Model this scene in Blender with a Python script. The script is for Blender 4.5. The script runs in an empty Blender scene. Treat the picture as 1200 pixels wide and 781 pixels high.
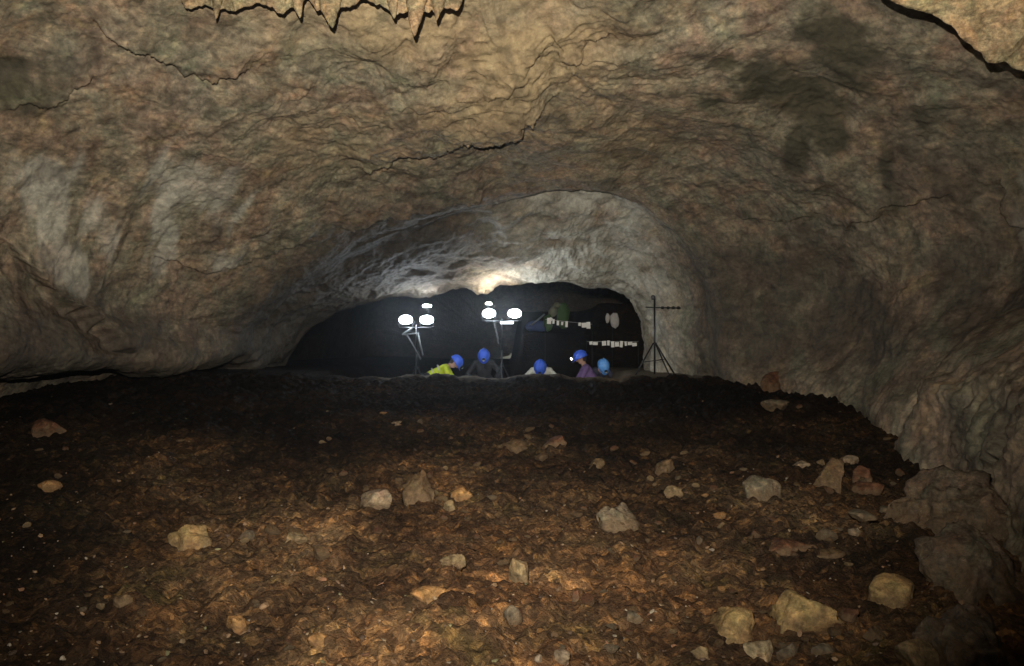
import bpy, bmesh, math, random
import numpy as np
from mathutils import Vector, Matrix

# ------------------------------------------------------------------ camera, world, light
EYE = 1.6                      # eye height: world z of the lens
F, CX, CY = 942.0, 600.0, 390.5  # focal length and centre in photo pixels (1200 x 781)
scn = bpy.context.scene
cam_data = bpy.data.cameras.new('camera')
cam_data.sensor_width = 36.0
cam_data.lens = 36.0 * F / 1200.0
cam_data.clip_start = 0.05
cam_data.clip_end = 200.0
cam = bpy.data.objects.new('camera', cam_data)
scn.collection.objects.link(cam)
cam.location = (0, 0, EYE)
cam.rotation_euler = (math.radians(90), 0, 0)
scn.camera = cam

world = bpy.data.worlds.new('World')
scn.world = world
world.use_nodes = True
wn = world.node_tree
sky_n = wn.nodes.new('ShaderNodeTexSky')
sky_n.sky_type = 'NISHITA'
sky_n.sun_disc = False
sky_n.sun_elevation = math.radians(30)
sky_n.sun_rotation = math.radians(180)
wn.links.new(sky_n.outputs[0], wn.nodes['Background'].inputs[0])
wn.nodes['Background'].inputs[1].default_value = 0.05     # the cave is closed: none of it gets in

# the photographer's flash, on the camera just above and left of the lens
fl = bpy.data.lights.new('camera_flash', 'SPOT')
fl.energy = 4800.0
fl.color = (1.0, 0.925, 0.80)
fl.spot_size = math.radians(100)
fl.spot_blend = 1.0
fl.shadow_soft_size = 0.02
flash = bpy.data.objects.new('camera_flash', fl)
scn.collection.objects.link(flash)
flash.location = (-0.12, -0.02, EYE + 0.38)
flash.rotation_euler = Vector((-0.05, 1.0, 0.205)).to_track_quat('-Z', 'Y').to_euler()

scn.view_settings.view_transform = 'Standard'
scn.view_settings.look = 'None'
scn.view_settings.gamma = 1.0
scn.view_settings.exposure = 0.0
scn.cycles.use_denoising = True
scn.cycles.max_bounces = 6
scn.cycles.diffuse_bounces = 3
scn.cycles.glossy_bounces = 2
scn.cycles.sample_clamp_indirect = 4.0

rng = np.random.default_rng(7)
random.seed(7)
COL = scn.collection

# ------------------------------------------------------------------ noise in numpy
PERM = np.random.default_rng(3).permutation(512).astype(np.int32)
GRAD = np.random.default_rng(4).normal(size=(512, 3)).astype(np.float32)
GRAD /= np.linalg.norm(GRAD, axis=1)[:, None]
def pn(p, seed=0):
    p = np.asarray(p, dtype=np.float32) + np.float32(seed * 17.31)
    i = np.floor(p).astype(np.int32)
    f = p - i
    u = f * f * f * (f * (f * 6 - 15) + 10)
    out = 0
    for dx in (0, 1):
        wx = u[:, 0] if dx else 1 - u[:, 0]
        hx = PERM[(i[:, 0] + dx) & 511]
        for dy in (0, 1):
            wy = u[:, 1] if dy else 1 - u[:, 1]
            hy = PERM[(hx + i[:, 1] + dy) & 511]
            for dz in (0, 1):
                wz = u[:, 2] if dz else 1 - u[:, 2]
                g = GRAD[PERM[(hy + i[:, 2] + dz) & 511]]
                dot = g[:, 0] * (f[:, 0] - dx) + g[:, 1] * (f[:, 1] - dy) + g[:, 2] * (f[:, 2] - dz)
                out = out + wx * wy * wz * dot
    return out * 1.6
def fbm(p, octs, seed=0, gain=0.5, lac=2.03):
    a, s, q = 1.0, 0, np.asarray(p, dtype=np.float32)
    for o in range(octs):
        s = s + a * pn(q, seed + o)
        a *= gain; q = q * lac
    return s
def billow(p, octs, seed=0, gain=0.5):
    a, s, q = 1.0, 0, np.asarray(p, dtype=np.float32)
    for o in range(octs):
        s = s + a * (np.abs(pn(q, seed + o)) * 2 - 0.6)
        a *= gain; q = q * 2.1
    return s
def sstep(a, b, x):
    t = np.clip((x - a) / (b - a), 0, 1)
    return t * t * (3 - 2 * t)

# ------------------------------------------------------------------ node material helpers
def mat(name):
    m = bpy.data.materials.new(name); m.use_nodes = True
    return m, m.node_tree, m.node_tree.nodes['Principled BSDF']
def node(nt, typ, **kw):
    n = nt.nodes.new(typ)
    for k, v in kw.items():
        if k in n.inputs.keys(): n.inputs[k].default_value = v
        else: setattr(n, k, v)
    return n
def ramp(nt, fac, stops, interp='LINEAR'):
    r = nt.nodes.new('ShaderNodeValToRGB'); r.color_ramp.interpolation = interp
    el = r.color_ramp.elements
    while len(el) > 1: el.remove(el[-1])
    el[0].position, el[0].color = stops[0][0], (*stops[0][1], 1)
    for p, c in stops[1:]:
        e = el.new(p); e.color = (*c, 1)
    nt.links.new(fac, r.inputs[0])
    return r.outputs[0]
def mix(nt, fac, a, b, mode='MIX'):
    m = nt.nodes.new('ShaderNodeMix'); m.data_type = 'RGBA'; m.blend_type = mode
    for sock, v in ((m.inputs[0], fac), (m.inputs[6], a), (m.inputs[7], b)):
        if hasattr(v, 'is_linked') or isinstance(v, bpy.types.NodeSocket): nt.links.new(v, sock)
        elif isinstance(v, (int, float)): sock.default_value = v
        else: sock.default_value = (*v, 1)
    return m.outputs[2]
def math_n(nt, op, a, b=0.0):
    m = nt.nodes.new('ShaderNodeMath'); m.operation = op
    for sock, v in ((m.inputs[0], a), (m.inputs[1], b)):
        if isinstance(v, bpy.types.NodeSocket): nt.links.new(v, sock)
        else: sock.default_value = v
    return m.outputs[0]
def noise(nt, vec, scale, detail=6, rough=0.6, dist=0.0):
    n = node(nt, 'ShaderNodeTexNoise', Scale=scale, Detail=detail, Roughness=rough, Distortion=dist)
    nt.links.new(vec, n.inputs['Vector'])
    return n.outputs['Fac']
def vscale(nt, vec, s, rot=(0, 0, 0)):
    n = nt.nodes.new('ShaderNodeMapping'); n.inputs['Scale'].default_value = s; n.inputs['Rotation'].default_value = rot
    nt.links.new(vec, n.inputs['Vector'])
    return n.outputs[0]
def plain(name, col, rough=0.6, metal=0.0, emit=None, strength=0.0, var=0.12):
    m, nt, b = mat(name)
    tc = node(nt, 'ShaderNodeTexCoord')
    n = noise(nt, tc.outputs['Object'], 14, 5)
    c = ramp(nt, n, [(0.3, tuple(v * (1 - var) for v in col)), (0.7, tuple(min(1, v * (1 + var)) for v in col))])
    nt.links.new(c, b.inputs['Base Color'])
    b.inputs['Roughness'].default_value = rough; b.inputs['Metallic'].default_value = metal
    if emit:
        b.inputs['Emission Color'].default_value = (*emit, 1); b.inputs['Emission Strength'].default_value = strength
    return m

def rock_material(name, stops, use_masks=False, bump=0.6, scale=1.0, rough=0.78, dirt=0.0):
    m, nt, b = mat(name)
    tc = node(nt, 'ShaderNodeTexCoord'); P = tc.outputs['Object']
    n1 = noise(nt, P, 0.9 * scale, 9, 0.66, 0.9)
    c = ramp(nt, n1, stops)
    st = noise(nt, vscale(nt, P, (2.2 * scale, 1.6 * scale, 4.5 * scale), (0.5, 0.25, 0.0)), 1.6, 8, 0.62, 1.4)
    c = mix(nt, 0.8, c, ramp(nt, st, [(0.3, (0.42, 0.40, 0.38)), (0.5, (0.95, 0.95, 0.93)), (0.68, (1.5, 1.42, 1.3))]), 'MULTIPLY')
    n2 = noise(nt, P, 5.5 * scale, 8, 0.7, 0.6)
    c = mix(nt, 0.9, c, ramp(nt, n2, [(0.28, (0.42, 0.40, 0.38)), (0.5, (1, 1, 1)), (0.72, (1.55, 1.48, 1.35))]), 'MULTIPLY')
    hue = noise(nt, P, 1.7 * scale, 5, 0.6, 0.5)
    c = mix(nt, 0.85, c, ramp(nt, hue, [(0.28, (0.80, 1.0, 0.85)), (0.42, (0.95, 1.0, 0.93)), (0.52, (1.05, 1.0, 0.9)), (0.6, (1.13, 0.94, 0.86)), (0.7, (1.2, 1.08, 0.78))]), 'MULTIPLY')
    vs_ = noise(nt, vscale(nt, P, (3.4, 3.4, 0.55)), 1.0, 6, 0.6, 0.5)
    c = mix(nt, 0.6, c, ramp(nt, vs_, [(0.30, (0.60, 0.58, 0.57)), (0.45, (1, 0.98, 0.98)), (0.55, (1.0, 1.04, 1.0)), (0.68, (1.22, 1.06, 0.90))]), 'MULTIPLY')
    n4 = noise(nt, P, 19 * min(scale, 1.6), 6, 0.72, 0.3)
    c = mix(nt, 0.85, c, ramp(nt, n4, [(0.3, (0.48, 0.46, 0.44)), (0.5, (1.0, 1.0, 1.0)), (0.7, (1.6, 1.52, 1.4))]), 'MULTIPLY')
    if use_masks:
        at = node(nt, 'ShaderNodeAttribute', attribute_name='masks')
        sep = node(nt, 'ShaderNodeSeparateColor'); nt.links.new(at.outputs['Color'], sep.inputs[0])
        detail = mix(nt, 0.5, ramp(nt, n2, [(0.25, (0.5, 0.5, 0.5)), (0.75, (1.4, 1.4, 1.4))]), ramp(nt, n4, [(0.25, (0.6, 0.6, 0.6)), (0.75, (1.4, 1.4, 1.4))]), 'MULTIPLY')
        pale = mix(nt, 1.0, (0.41, 0.40, 0.345), detail, 'MULTIPLY')
        olive = mix(nt, 1.0, (0.055, 0.050, 0.031), detail, 'MULTIPLY')
        yel = mix(nt, 1.0, (0.40, 0.30, 0.165), detail, 'MULTIPLY')
        c = mix(nt, sep.outputs[2], c, yel)
        c = mix(nt, sep.outputs[0], c, pale)
        c = mix(nt, sep.outputs[1], c, olive)
        dark = mix(nt, 1.0, (0.040, 0.034, 0.028), detail, 'MULTIPLY')  # painted shade, plus dark streaks and mottling of the rock
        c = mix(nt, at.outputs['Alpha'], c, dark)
    if dirt:
        dn = noise(nt, P, 9.0, 7, 0.65, 0.5)
        sg = node(nt, 'ShaderNodeSeparateXYZ'); nt.links.new(tc.outputs['Generated'], sg.inputs[0])
        dn = math_n(nt, 'ADD', dn, math_n(nt, 'MULTIPLY', math_n(nt, 'SUBTRACT', 0.70, sg.outputs[2]), 0.6))     # soil clinging to the buried foot
        c = mix(nt, ramp(nt, dn, [(0.42, (0, 0, 0)), (0.6, (dirt,) * 3)]), c, mix(nt, 1.0, (0.075, 0.050, 0.030), ramp(nt, n4, [(0.3, (.6, .6, .6)), (.7, (1.5, 1.5, 1.4))]), 'MULTIPLY'))
    nt.links.new(c, b.inputs['Base Color'])
    b.inputs['Roughness'].default_value = rough
    b.inputs['Specular IOR Level'].default_value = 0.12
    bn = noise(nt, P, 14 * scale, 10, 0.68, 0.4)
    bs = noise(nt, vscale(nt, P, (3 * scale, 2 * scale, 8 * scale), (0.5, 0.25, 0.0)), 2.6, 8, 0.65, 1.0)
    h = math_n(nt, 'ADD', bn, math_n(nt, 'MULTIPLY', bs, 0.6))
    bp = node(nt, 'ShaderNodeBump', Strength=bump, Distance=0.05 / scale)
    nt.links.new(h, bp.inputs['Height']); nt.links.new(bp.outputs[0], b.inputs['Normal'])
    return m

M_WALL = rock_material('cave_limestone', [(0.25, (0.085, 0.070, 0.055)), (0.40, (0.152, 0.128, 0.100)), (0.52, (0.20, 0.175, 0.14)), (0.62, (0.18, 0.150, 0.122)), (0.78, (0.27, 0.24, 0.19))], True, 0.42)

def floor_material():
    m, nt, b = mat('cave_dirt')
    tc = node(nt, 'ShaderNodeTexCoord'); P = tc.outputs['Object']
    n1 = noise(nt, P, 0.55, 7, 0.62, 0.6)
    c = ramp(nt, n1, [(0.30, (0.017, 0.012, 0.009)), (0.45, (0.038, 0.026, 0.017)), (0.57, (0.075, 0.051, 0.031)), (0.7, (0.125, 0.09, 0.057))])
    wob = node(nt, 'ShaderNodeTexNoise', Scale=9.0, Detail=3)
    nt.links.new(P, wob.inputs['Vector'])
    va = node(nt, 'ShaderNodeVectorMath', operation='MULTIPLY_ADD')
    nt.links.new(wob.outputs['Color'], va.inputs[0]); va.inputs[1].default_value = (0.06, 0.06, 0.06); nt.links.new(P, va.inputs[2])
    for sc, fac in ((15, 0.48), (44, 0.5)):
        v = node(nt, 'ShaderNodeTexVoronoi', Scale=sc, Randomness=1.0)
        nt.links.new(va.outputs[0], v.inputs['Vector'])
        s = node(nt, 'ShaderNodeSeparateColor'); nt.links.new(v.outputs['Color'], s.inputs[0])
        f = ramp(nt, s.outputs[0], [(0.0, (0.28, 0.26, 0.26)), (0.45, (0.75, 0.72, 0.7)), (0.72, (1.25, 1.2, 1.1)), (0.9, (2.0, 1.75, 1.35)), (0.97, (2.9, 2.7, 2.1))], 'LINEAR')
        c = mix(nt, fac, c, f, 'MULTIPLY')
    n2 = noise(nt, P, 7, 8, 0.7, 0.5)
    c = mix(nt, 0.8, c, ramp(nt, n2, [(0.3, (0.4, 0.38, 0.36)), (0.5, (1, 1, 1)), (0.7, (1.9, 1.75, 1.45))]), 'MULTIPLY')
    hue = noise(nt, P, 2.3, 6, 0.65, 0.6)
    c = mix(nt, 0.7, c, ramp(nt, hue, [(0.3, (0.9, 1.1, 0.8)), (0.45, (1, 1, 1)), (0.6, (1.14, 0.92, 0.78)), (0.75, (1.1, 1.03, 0.66))]), 'MULTIPLY')
    at = node(nt, 'ShaderNodeAttribute', attribute_name='masks')
    sep = node(nt, 'ShaderNodeSeparateColor'); nt.links.new(at.outputs['Color'], sep.inputs[0])
    c = mix(nt, sep.outputs[0], c, (0.20, 0.165, 0.12))     # pale trampled spoil in the dig, and the lit rim painted on the crest
    c = mix(nt, sep.outputs[2], c, mix(nt, 1.0, c, (4.4, 3.9, 3.3), 'MULTIPLY'))     # dry dusty earth, with foreground light painted in
    c = mix(nt, sep.outputs[1], c, mix(nt, 1.0, c, (0.15, 0.145, 0.15), 'MULTIPLY'))   # damp black earth and painted light falloff
    nt.links.new(c, b.inputs['Base Color'])
    rr = ramp(nt, n2, [(0.3, (0.75,) * 3), (0.7, (0.95,) * 3)])
    nt.links.new(rr, b.inputs['Roughness'])
    b.inputs['Specular IOR Level'].default_value = 0.08
    h = math_n(nt, 'ADD', noise(nt, P, 20, 9, 0.7, 0.5), math_n(nt, 'MULTIPLY', noise(nt, P, 60, 5, 0.7), 0.5))
    bp = node(nt, 'ShaderNodeBump', Strength=1.0, Distance=0.07)
    nt.links.new(h, bp.inputs['Height']); nt.links.new(bp.outputs[0], b.inputs['Normal'])
    return m
M_FLOOR = floor_material()

# ------------------------------------------------------------------ mesh helpers
def link(o, parent=None):
    COL.objects.link(o)
    if parent is not None: o.parent = parent
    return o
def tag(o, label=None, cat=None, group=None, kind=None):
    if label: o['label'] = label
    if cat: o['category'] = cat
    if group: o['group'] = group
    if kind: o['kind'] = kind
    return o
def mesh_np(name, verts, faces, mats, smooth=True, parent=None, masks=None, midx=None):
    me = bpy.data.meshes.new(name)
    k = faces.shape[1]
    me.vertices.add(len(verts)); me.vertices.foreach_set('co', np.asarray(verts, np.float32).ravel())
    me.loops.add(faces.size); me.loops.foreach_set('vertex_index', faces.astype(np.int32).ravel())
    me.polygons.add(len(faces))
    me.polygons.foreach_set('loop_start', np.arange(0, faces.size, k, dtype=np.int32))
    me.polygons.foreach_set('loop_total', np.full(len(faces), k, np.int32))
    me.polygons.foreach_set('use_smooth', np.full(len(faces), smooth, bool))
    for m in (mats if isinstance(mats, (list, tuple)) else [mats]): me.materials.append(m)
    if midx is not None: me.polygons.foreach_set('material_index', np.asarray(midx, np.int32))
    me.update(calc_edges=True)
    if masks is not None:
        a = me.color_attributes.new('masks', 'FLOAT_COLOR', 'POINT')
        a.data.foreach_set('color', np.asarray(masks, np.float32).ravel())
    me.validate()
    return link(bpy.data.objects.new(name, me), parent)
def grid_faces(nu, nv):
    i = np.arange(nu * nv).reshape(nu, nv)
    return np.stack([i[:-1, :-1], i[:-1, 1:], i[1:, 1:], i[1:, :-1]], -1).reshape(-1, 4)
def project(v):
    d = np.maximum(v[:, 1], 0.3)
    return CX + F * v[:, 0] / d, CY - F * (v[:, 2] - EYE) / d
def pix(px, py, d):
    return Vector(((px - CX) / F * d, d, EYE + (CY - py) / F * d))
def polysd(px, py, pts):
    """signed distance to a polyline (positive to the right-hand / lower side when it runs left to right) and end fade"""
    best = np.full(px.shape, 1e9, np.float32); sg = np.zeros_like(best); tt = np.zeros_like(best)
    n = len(pts) - 1
    for k in range(n):
        (x0, y0), (x1, y1) = pts[k], pts[k + 1]
        dx, dy = x1 - x0, y1 - y0
        L2 = dx * dx + dy * dy
        t = np.clip(((px - x0) * dx + (py - y0) * dy) / L2, 0, 1)
        qx, qy = px - x0 - t * dx, py - y0 - t * dy
        d = np.hypot(qx, qy)
        c = dx * qy - dy * qx
        m = d < best
        best = np.where(m, d, best); sg = np.where(m, np.sign(c), sg); tt = np.where(m, (k + t) / n, tt)
    fade = sstep(0, 0.12, tt) * sstep(0, 0.12, 1 - tt)
    return best * sg, fade
def blob(px, py, cx, cy, rx, ry, ang=0.0):
    a = math.radians(ang)
    x, y = px - cx, py - cy
    u, v = (x * math.cos(a) + y * math.sin(a)) / rx, (-x * math.sin(a) + y * math.cos(a)) / ry
    return np.exp(-(u * u + v * v))

# ------------------------------------------------------------------ the ground: one sheet through both chambers
def floor_base(x, y):
    z = -1.75 + 0.080 * np.minimum(np.maximum(y, 1.0), 13.0)
    z = z + np.where(y > 13, -0.02 * (y - 13), 0)
    pit = sstep(13.1, 14.6, y) * sstep(-3.7, -3.0, x) * sstep(2.25, 1.8, x) * sstep(25, 22, y)
    z = z - 0.72 * pit
    ridge = -0.79 + 0.06 * np.sin(x * 5.1 + 1.2 * np.sin(x * 2.3)) - 1.6 * (y - 14.0) ** 2 - 0.5 * sstep(-1.0, -2.6, x) - 0.5 * sstep(1.5, 2.1, x)
    z = np.where((y > 13.3) & (y < 15), np.maximum(z, ridge), z)      # spoil bank along the edge of the dig
    terr = sstep(20.2, 20.45, y) * sstep(-0.1, 0.3, x)          # cut section behind the dig
    z = z + 1.62 * terr
    z = z + 0.035 * np.sin(x * 3.1 + np.sin(x * 7.3)) * sstep(11.5, 12.8, y) * sstep(14, 13.2, y)
    z = z + 0.10 * sstep(-2.5, -5.0, x) * sstep(8, 11, y)
    return z
def floor_z(x, y):
    x = np.atleast_1d(np.asarray(x, np.float32)); y = np.atleast_1d(np.asarray(y, np.float32))
    p = np.stack([x, y, np.zeros_like(x)], -1)
    calm = 1 - 0.75 * sstep(12.3, 13.2, y)
    z = floor_base(x, y) + calm * (0.075 * fbm(p * 0.7, 2, 31) + 0.040 * fbm(p * 2.3, 2, 33))
    z = z + calm * (0.045 * billow(p * 3.6, 3, 35, .55) + 0.020 * billow(p * 9.0, 2, 39) + 0.020 * pn(p * 11, 37) + 0.013 * pn(p * 24, 38))
    return z + EYE
def ground_hit(px, py):
    """distance along the ground of a pixel, found by marching its ray to the floor"""
    ds = np.linspace(2.5, 16, 2400)
    xs = (px - CX) / F * ds; zs = EYE + (CY - py) / F * ds
    h = np.nonzero(zs <= floor_z(xs, ds))[0]
    d = ds[h[0]] if len(h) else 13.0
    return float((px - CX) / F * d), float(d)

dd = np.linspace(2.8, 13.6, 4000)
den = 1 / dd ** 2 + 0.035
cum = np.concatenate([[0], np.cumsum((den[1:] + den[:-1]) / 2)]); cum /= cum[-1]
ys = np.concatenate([np.linspace(-8, 2.75, 30), np.interp(np.linspace(0, 1, 430), cum, dd), np.linspace(13.65, 38, 170)])
us = np.linspace(-1, 1, 640)
nu, nv = len(ys), len(us)
Yg, Ug = np.meshgrid(ys, us, indexing='ij')
half = np.interp(Yg, [-8, 2.8, 4, 8, 30], [7.2, 5.9, 6.0, 7.3, 7.3])
Xg = Ug * half
vx, vy = Xg.ravel(), Yg.ravel()
vz = floor_z(vx, vy)
fp = np.stack([vx, vy, vz], -1)
fpx, fpy = project(fp)
mk = np.zeros((len(fp), 4), np.float32)
mk[:, 0] = 0.75 * sstep(12.55, 13.1, vy + 0.35 * pn(fp * 1.7, 50)) * sstep(20.2, 19.5, vy) * sstep(-3.0, -1.9, vx)  # spoil of the dig, carried onto the crest as a painted lit rim
damp_shade_n = fbm(np.stack([vx, vy, 0 * vx], -1) * 0.6, 3, 61)
npx, npy = fpx + 60 * damp_shade_n, fpy + 34 * damp_shade_n
mk[:, 1] = np.clip(np.maximum.reduce([  # damp earth, plus light falloff painted over the far and side floor
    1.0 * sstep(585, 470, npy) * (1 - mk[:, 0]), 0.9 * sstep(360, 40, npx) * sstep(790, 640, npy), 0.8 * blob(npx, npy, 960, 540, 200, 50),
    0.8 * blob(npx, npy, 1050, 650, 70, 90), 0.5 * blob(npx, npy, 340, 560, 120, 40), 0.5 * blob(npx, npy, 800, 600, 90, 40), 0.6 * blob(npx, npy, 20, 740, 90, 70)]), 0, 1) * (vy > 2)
mk[:, 1] = np.maximum(mk[:, 1], sstep(19.8, 20.2, vy))  # ground behind the dig darkened to paint the unlit void
mk[:, 2] = np.clip(0.9 * blob(fpx, fpy, 680, 770, 380, 95) + 0.55 * blob(fpx, fpy, 500, 640, 170, 70), 0, 1) * np.clip(.6 + .5 * damp_shade_n, 0, 1) * (vy > 2)  # dusty earth, brightened as a painted pool of near light
mk[:, 3] = 1
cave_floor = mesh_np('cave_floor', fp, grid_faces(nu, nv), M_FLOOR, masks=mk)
tag(cave_floor, 'uneven brown earth floor of the cave strewn with stones', kind='structure')

# ------------------------------------------------------------------ the rock shell, as sections across the cave (x, z from the eye)
R0 = [(3.2,-2.4),(3.1,-1.6),(3.5,-.3),(3.8,.8),(3.2,1.7),(1.7,2.1),(0,2.2),(-1.8,2.3),(-3.6,2.1),(-4.6,1.2),(-4.9,-.1),(-4.9,-1.6),(-5,-2.4)]
SEC = [
 (-8.5, [(x * .06, -.2 + z * .06) for x, z in R0]),
 (-7.5, [(x * .75, -.1 + z * .75) for x, z in R0]),
 (-5.0, R0), (0.0, R0),
 (4.0, [(3.2,-2.4),(3.0,-1.5),(3.2,-.5),(4.0,.6),(4.2,2.1),(2.4,3.1),(0,3.3),(-2.4,3.2),(-4.5,2.5),(-5.5,1.2),(-5.7,-.1),(-5.8,-1.4),(-6.2,-2.4)]),
 (5.5, [(3.8,-2.3),(3.5,-1.35),(3.7,-.6),(4.6,.6),(4.6,2.2),(2.6,3.3),(0,3.45),(-2.6,3.35),(-4.8,2.6),(-5.8,1.2),(-5.9,-.1),(-6.2,-1.1),(-6.8,-2.3)]),
 (7.3, [(3.9,-2.2),(3.7,-1.2),(4.0,-.45),(5.1,.7),(4.85,2.2),(2.6,3.28),(0,3.42),(-2.6,3.2),(-4.75,2.35),(-5.75,1.0),(-5.8,-.15),(-6.9,-.75),(-7.1,-2.2)]),
 (8.6, [(4.6,-2.2),(4.3,-1.1),(4.7,-.35),(5.35,.8),(4.65,2.1),(2.5,3.02),(0,3.18),(-2.6,2.85),(-4.55,2.0),(-5.6,.75),(-5.55,-.25),(-7.0,-.65),(-7.2,-2.2)]),
 (10.0,[(4.6,-2.1),(4.3,-.98),(4.75,-.2),(5.05,.8),(4.25,1.9),(2.2,2.72),(0,2.82),(-2.45,2.42),(-4.3,1.55),(-5.25,.48),(-5.25,-.4),(-6.9,-.65),(-7.2,-2.1)]),
 (11.5,[(4.2,-2.1),(3.9,-.85),(4.25,-.1),(4.4,.8),(3.6,1.75),(1.95,2.48),(0,2.52),(-2.2,2.0),(-3.8,1.2),(-4.75,.25),(-4.8,-.45),(-6.6,-.6),(-7.1,-2.1)]),
 (13.0,[(3.5,-2),(3.3,-.65),(3.25,.2),(3.1,.92),(2.5,1.75),(1.6,2.3),(.3,2.25),(-1.9,1.62),(-3.4,.92),(-4.3,.2),(-4.6,-.4),(-6.2,-.6),(-7.0,-2)]),
 (13.3,[(3.5,-2),(3.3,-.65),(3.22,.2),(3.06,.95),(2.5,1.85),(1.62,2.46),(.3,2.38),(-1.9,1.62),(-3.4,.92),(-4.3,.2),(-4.6,-.4),(-6.2,-.6),(-7.0,-2)]),
 (14.5,[(3.3,-2.3),(3.15,-.9),(3.08,0),(2.92,.92),(2.4,1.68),(1.4,1.98),(.2,1.78),(-1.9,1.28),(-3.3,.75),(-4.2,.15),(-4.5,-.4),(-5.0,-1.0),(-5.2,-2.3)]),
 (16.9,[(2.85,-2.6),(2.76,-1.0),(2.74,-.1),(2.62,.45),(2.2,.86),(1.2,1.05),(0,1.08),(-1.9,.82),(-3.3,.55),(-4.2,.15),(-4.5,-.3),(-4.9,-1.0),(-5.0,-2.6)]),
 (17.4,[(3.6,-2.6),(3.5,-1.0),(3.5,.2),(3.3,1.0),(2.6,1.5),(1.3,1.7),(0,1.7),(-1.9,1.5),(-3.4,1.1),(-4.4,.5),(-4.8,-.2),(-5.2,-1.0),(-5.3,-2.6)]),
 (21.0,[(6.2,-2.8),(6.0,-1.2),(6.0,.5),(5.6,2.0),(4.2,3.2),(2,3.8),(0,3.9),(-2.2,3.7),(-4.4,3.0),(-6,1.6),(-6.6,0),(-6.8,-1.2),(-6.9,-2.8)]),
 (36.0,[(6.2,-2.8),(6.0,-1.2),(6.0,.5),(5.6,2.0),(4.2,3.2),(2,3.8),(0,3.9),(-2.2,3.7),(-4.4,3.0),(-6,1.6),(-6.6,0),(-6.8,-1.2),(-6.9,-2.8)]),
 (38.0,[(.02 * x, -1.0 + .02 * z) for x, z in R0]),
]
def pchip(xk, yk, x):
    """monotone cubic along axis 0; yk is (n, m)"""
    h = np.diff(xk)[:, None]; dl = np.diff(yk, axis=0) / h
    s = np.zeros_like(yk)
    a, b_ = dl[:-1], dl[1:]
    same = (a * b_) > 0
    s[1:-1] = np.where(same, 2 * a * b_ / np.where(same, a + b_, 1), 0)
    s[0], s[-1] = dl[0], dl[-1]
    k = np.clip(np.searchsorted(xk, x) - 1, 0, len(xk) - 2)
    t = ((x - xk[k]) / (xk[k + 1] - xk[k]))[:, None]; hh = h[k]
    return ((1 + 2 * t) * (1 - t) ** 2) * yk[k] + (t * (1 - t) ** 2) * hh * s[k] + (t * t * (3 - 2 * t)) * yk[k + 1] + (t * t * (t - 1)) * hh * s[k + 1]
def catmull(yk, t):
    """Catmull-Rom along axis 1 at positions t (index units); yk (n, 13)"""
    k = np.clip(np.floor(t).astype(int), 0, yk.shape[1] - 2); f = t - k
    p0 = yk[:, np.maximum(k - 1, 0)]; p1 = yk[:, k]; p2 = yk[:, k + 1]; p3 = yk[:, np.minimum(k + 2, yk.shape[1] - 1)]
    return 0.5 * (2 * p1 + (p2 - p0) * f + (2 * p0 - 5 * p1 + 4 * p2 - p3) * f ** 2 + (3 * p1 - 3 * p2 + p3 - p0) * f ** 3)
dk = np.array([s[0] for s in SEC]); XK = np.array([[p[0] for p in s[1]] for s in SEC], float); ZK = np.array([[p[1] for p in s[1]] for s in SEC], float)

LEDGES = [  # (photo polyline left to right, relief in metres, reach in px of near side, of far side)
 ([(432,212),(447,193),(470,178),(491,167),(512,168),(545,152),(572,146),(600,137),(625,118),(652,104)], 0.13, 45, 30),
 ([(395,272),(425,262),(460,256),(500,246),(543,233),(575,229)], 0.10, 30, 25),
 ([(110,35),(145,52),(180,75),(214,92),(236,90),(256,86),(300,80)], 0.10, 35, 20),
 ([(0,130),(40,122),(90,108),(120,96)], 0.06, 25, 20),
 ([(640,30),(665,66),(690,48),(720,40)], 0.05, 20, 14),
 ([(0,278),(30,312),(60,345),(100,372),(130,396),(160,425)], 0.16, 40, 40),
 ([(180,300),(230,318),(300,300),(380,270)], 0.06, 25, 25),
 ([(990,262),(1030,243),(1065,232),(1095,222),(1130,212)], 0.07, 25, 25),
 ([(1170,210),(1180,240),(1192,275)], 0.08, 20, 20),
 ([(560,100),(590,92),(615,70),(650,48)], 0.05, 22, 14),
 ([(860,255),(900,262),(950,262)], 0.04, 18, 18),
 ([(1095,615),(1130,570),(1165,560),(1210,548)], 0.06, 30, 30),
 ([(1120,690),(1140,655),(1172,638),(1210,620)], 0.06, 30, 30),
 ([(1130,760),(1160,715),(1210,690)], 0.05, 30, 30),
]
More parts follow.
